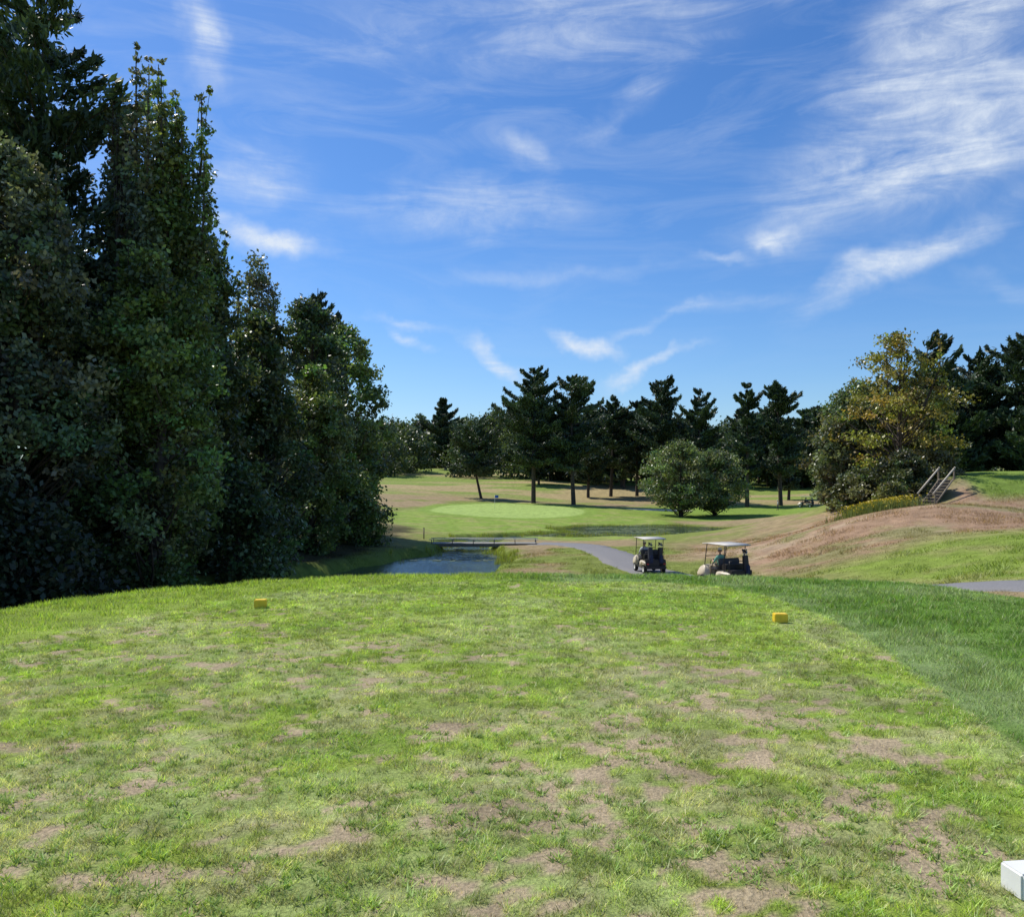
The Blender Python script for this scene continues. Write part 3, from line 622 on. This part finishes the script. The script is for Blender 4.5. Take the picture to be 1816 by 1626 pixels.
e = empty('footbridge', (-2.2, 68.2, -3.55)); box('deck', (0, 0, 0), (8.4, 1.8, .1), M_conc, e, .02)
for s in (-1, 1):
    pipe('rail', [(-4.4, s*.9, .36), (4.3, s*.9, .36)], .03, M_white, e)
    for i in range(6): box('post_%d' % i, (-4.2+i*1.66, s*.9, .17), (.06, .06, .34), M_wood, e, .01)
    box('beam', (0, s*.8, -.14), (8.2, .12, .18), M_wood, e, .01)
e = empty('marker_post', (-7.5, 72, h1(-7.5, 72))); pipe('post', [(0, 0, 0), (0, 0, .9)], .05, M_wood, e); box('cap', (0, 0, .92), (.13, .13, .05), M_wood, e, .01)

a = math.radians(-62); sx, sy = 26.4, 53.8; zb = h1(sx, sy)-.1; e = empty('wooden_stairs', (sx, sy, zb), a)
ns = 9
for i in range(ns):
    box('tread_%d' % i, (0, .14+.21*i, .12+.19*i), (.9, .26, .06), M_wood, e, .008); box('riser_%d' % i, (0, .21*i+.02, .04+.19*i), (.85, .03, .13), M_black, e, .004)
for s in (-1, 1):
    pipe('stringer', [(s*.49, -.05, -.05), (s*.49, .21*ns, .19*ns-.02)], .07, M_wood, e, 4)
    pipe('handrail', [(s*.55, -.2, .75), (s*.55, .21*ns+.1, .19*ns+.75)], .055, M_lum, e, 6)
    for i in (0, ns): box('post_%d' % i, (s*.55, .21*i, .19*i+.34), (.09, .09, .8), M_wood, e, .01)

# ------------------------------------------------------------------ light, sky
SAZ, SEL = -56, 53
az, el = math.radians(SAZ), math.radians(SEL)
sd = Vector((math.sin(az)*math.cos(el), math.cos(az)*math.cos(el), math.sin(el)))
L = bpy.data.lights.new('sun', 'SUN'); L.energy = 5.0; L.angle = math.radians(.5); L.color = (1, .95, .86)
lo = bpy.data.objects.new('sun', L); lo.rotation_euler = sd.to_track_quat('Z', 'Y').to_euler(); lo.location = (0, 0, 50); sc.collection.objects.link(lo)
w = bpy.data.worlds.new('World'); sc.world = w; w.use_nodes = True; nt = w.node_tree; bg = nt.nodes['Background']; bg.inputs['Strength'].default_value = .11
sky = nt.nodes.new('ShaderNodeTexSky'); sky.sky_type = 'NISHITA'; sky.sun_disc = False; sky.sun_elevation = el; sky.sun_rotation = az; sky.altitude = 50; sky.dust_density = .5; sky.ozone_density = 2.5; sky.air_density = 1.0
hs = nt.nodes.new('ShaderNodeHueSaturation'); hs.inputs['Saturation'].default_value = 1.22; hs.inputs['Value'].default_value = 1.0; nt.links.new(sky.outputs[0], hs.inputs['Color'])
tn = nt.nodes.new('ShaderNodeVectorMath'); tn.operation = 'MULTIPLY'; nt.links.new(hs.outputs[0], tn.inputs[0]); tn.inputs[1].default_value = (.86, 1.04, 1.3)
tc = nt.nodes.new('ShaderNodeTexCoord'); sx_ = nt.nodes.new('ShaderNodeSeparateXYZ'); nt.links.new(tc.outputs['Generated'], sx_.inputs[0])
def math_(op, a, b_=None, c=None):
    m = nt.nodes.new('ShaderNodeMath'); m.operation = op
    for i, v in enumerate((a, b_, c)):
        if v is None: continue
        if isinstance(v, (int, float)): m.inputs[i].default_value = v
        else: nt.links.new(v, m.inputs[i])
    return m.outputs[0]
A_ = math_('ARCTAN2', sx_.outputs[0], sx_.outputs[1]); E_ = math_('ARCSINE', sx_.outputs[2])
cb = nt.nodes.new('ShaderNodeCombineXYZ'); nt.links.new(A_, cb.inputs[0]); nt.links.new(E_, cb.inputs[1])
nz = noise(nt, cb.outputs[0], 6, 5, 0, .6)
sb = nt.nodes.new('ShaderNodeVectorMath'); sb.operation = 'SUBTRACT'; nt.links.new(nz.outputs['Color'], sb.inputs[0]); sb.inputs[1].default_value = (.5, .5, .5)
sl = nt.nodes.new('ShaderNodeVectorMath'); sl.operation = 'MULTIPLY_ADD'; nt.links.new(sb.outputs[0], sl.inputs[0]); sl.inputs[1].default_value = (.14, .10, 0); nt.links.new(cb.outputs[0], sl.inputs[2])
CL = [(27,24.5,12,4.0,30,.95),(25,18.5,12,3.6,14,.6),(31,20,9,4.5,8,.55),(25,13.2,8,1.4,20,.75),(17.8,15.6,2.4,1.0,0,.7),(13.4,14.3,3,.5,0,.35),
 (-4,17.5,10,2.0,4,.6),(-16.5,19.2,4.5,2.4,12,.6),(-16,15,3.6,1.2,-10,.95),(-20.5,27.5,1.6,5.2,12,.65),(8,24,5,1.2,25,.35),(.8,21,2.5,1.1,-20,.4),
 (3,28.5,19,3.6,4,.4),(5.2,8.6,3.0,.8,-16,.9),(-1,7.8,3.4,.8,-26,.9),(9,7.4,4.0,.5,20,.75),(-7.2,9.9,3.4,.55,-8,.6),(-7,8.8,2.2,.5,-20,.7),(10,10.2,5,.5,20,.4),
 (2,13.6,10,.8,3,.2),(17,11.5,11,.7,8,.2),(31,10.5,5,.9,-20,.3),(30,30,10,3,25,.4),(60,25,20,5,15,.6),(-60,30,18,4,20,.4),(120,35,25,6,10,.5),(-140,30,25,6,-10,.5)]
tot = None
for a0, e0, hl, hw, tl, s_ in CL:
    mp = nt.nodes.new('ShaderNodeMapping'); mp.vector_type = 'TEXTURE'; nt.links.new(sl.outputs[0], mp.inputs[0])
    mp.inputs['Location'].default_value = (math.radians(a0), math.radians(e0), 0); mp.inputs['Rotation'].default_value = (0, 0, math.radians(tl)); mp.inputs['Scale'].default_value = (math.radians(hl), math.radians(hw), 1)
    ln = nt.nodes.new('ShaderNodeVectorMath'); ln.operation = 'LENGTH'; nt.links.new(mp.outputs[0], ln.inputs[0])
    q = mr(nt, ln.outputs['Value'], .0, 1.15, s_, 0); q.interpolation_type = 'SMOOTHSTEP'
    tot = q.outputs[0] if tot is None else math_('ADD', tot, q.outputs[0])
mp = nt.nodes.new('ShaderNodeMapping'); nt.links.new(cb.outputs[0], mp.inputs[0]); mp.inputs['Rotation'].default_value = (0, 0, math.radians(-20)); mp.inputs['Scale'].default_value = (5, 22, 1)
wn = noise(nt, mp.outputs[0], 1.0, 9, 1.0, .62)
wv = mr(nt, wn.outputs['Fac'], .3, .7, .1, 1.15)
wn2 = noise(nt, cb.outputs[0], 60, 6, .5, .7); wv2 = mr(nt, wn2.outputs['Fac'], .3, .7, .75, 1.2)
fac = math_('MULTIPLY', math_('MULTIPLY', tot, wv.outputs[0]), wv2.outputs[0])
veil = math_('MULTIPLY', mr(nt, wn.outputs['Fac'], .44, .8, 0, .24).outputs[0], mr(nt, E_, .08, .4, 0, 1).outputs[0])
fac = math_('MINIMUM', math_('ADD', fac, veil), .9)
mx = nt.nodes.new('ShaderNodeMix'); mx.data_type = 'RGBA'; nt.links.new(fac, mx.inputs[0]); nt.links.new(tn.outputs[0], mx.inputs[6]); mx.inputs[7].default_value = (7.0, 7.7, 8.6, 1)
nt.links.new(mx.outputs[2], bg.inputs['Color'])

cam = bpy.data.cameras.new('camera'); cam.sensor_width = 36; cam.lens = 36*1500/1816; cam.shift_y = 37/1816; cam.clip_start = .05; cam.clip_end = 6000
co = bpy.data.objects.new('camera', cam); co.location = (0, 0, 1.6); co.rotation_euler = (math.radians(90), 0, 0); sc.collection.objects.link(co); sc.camera = co
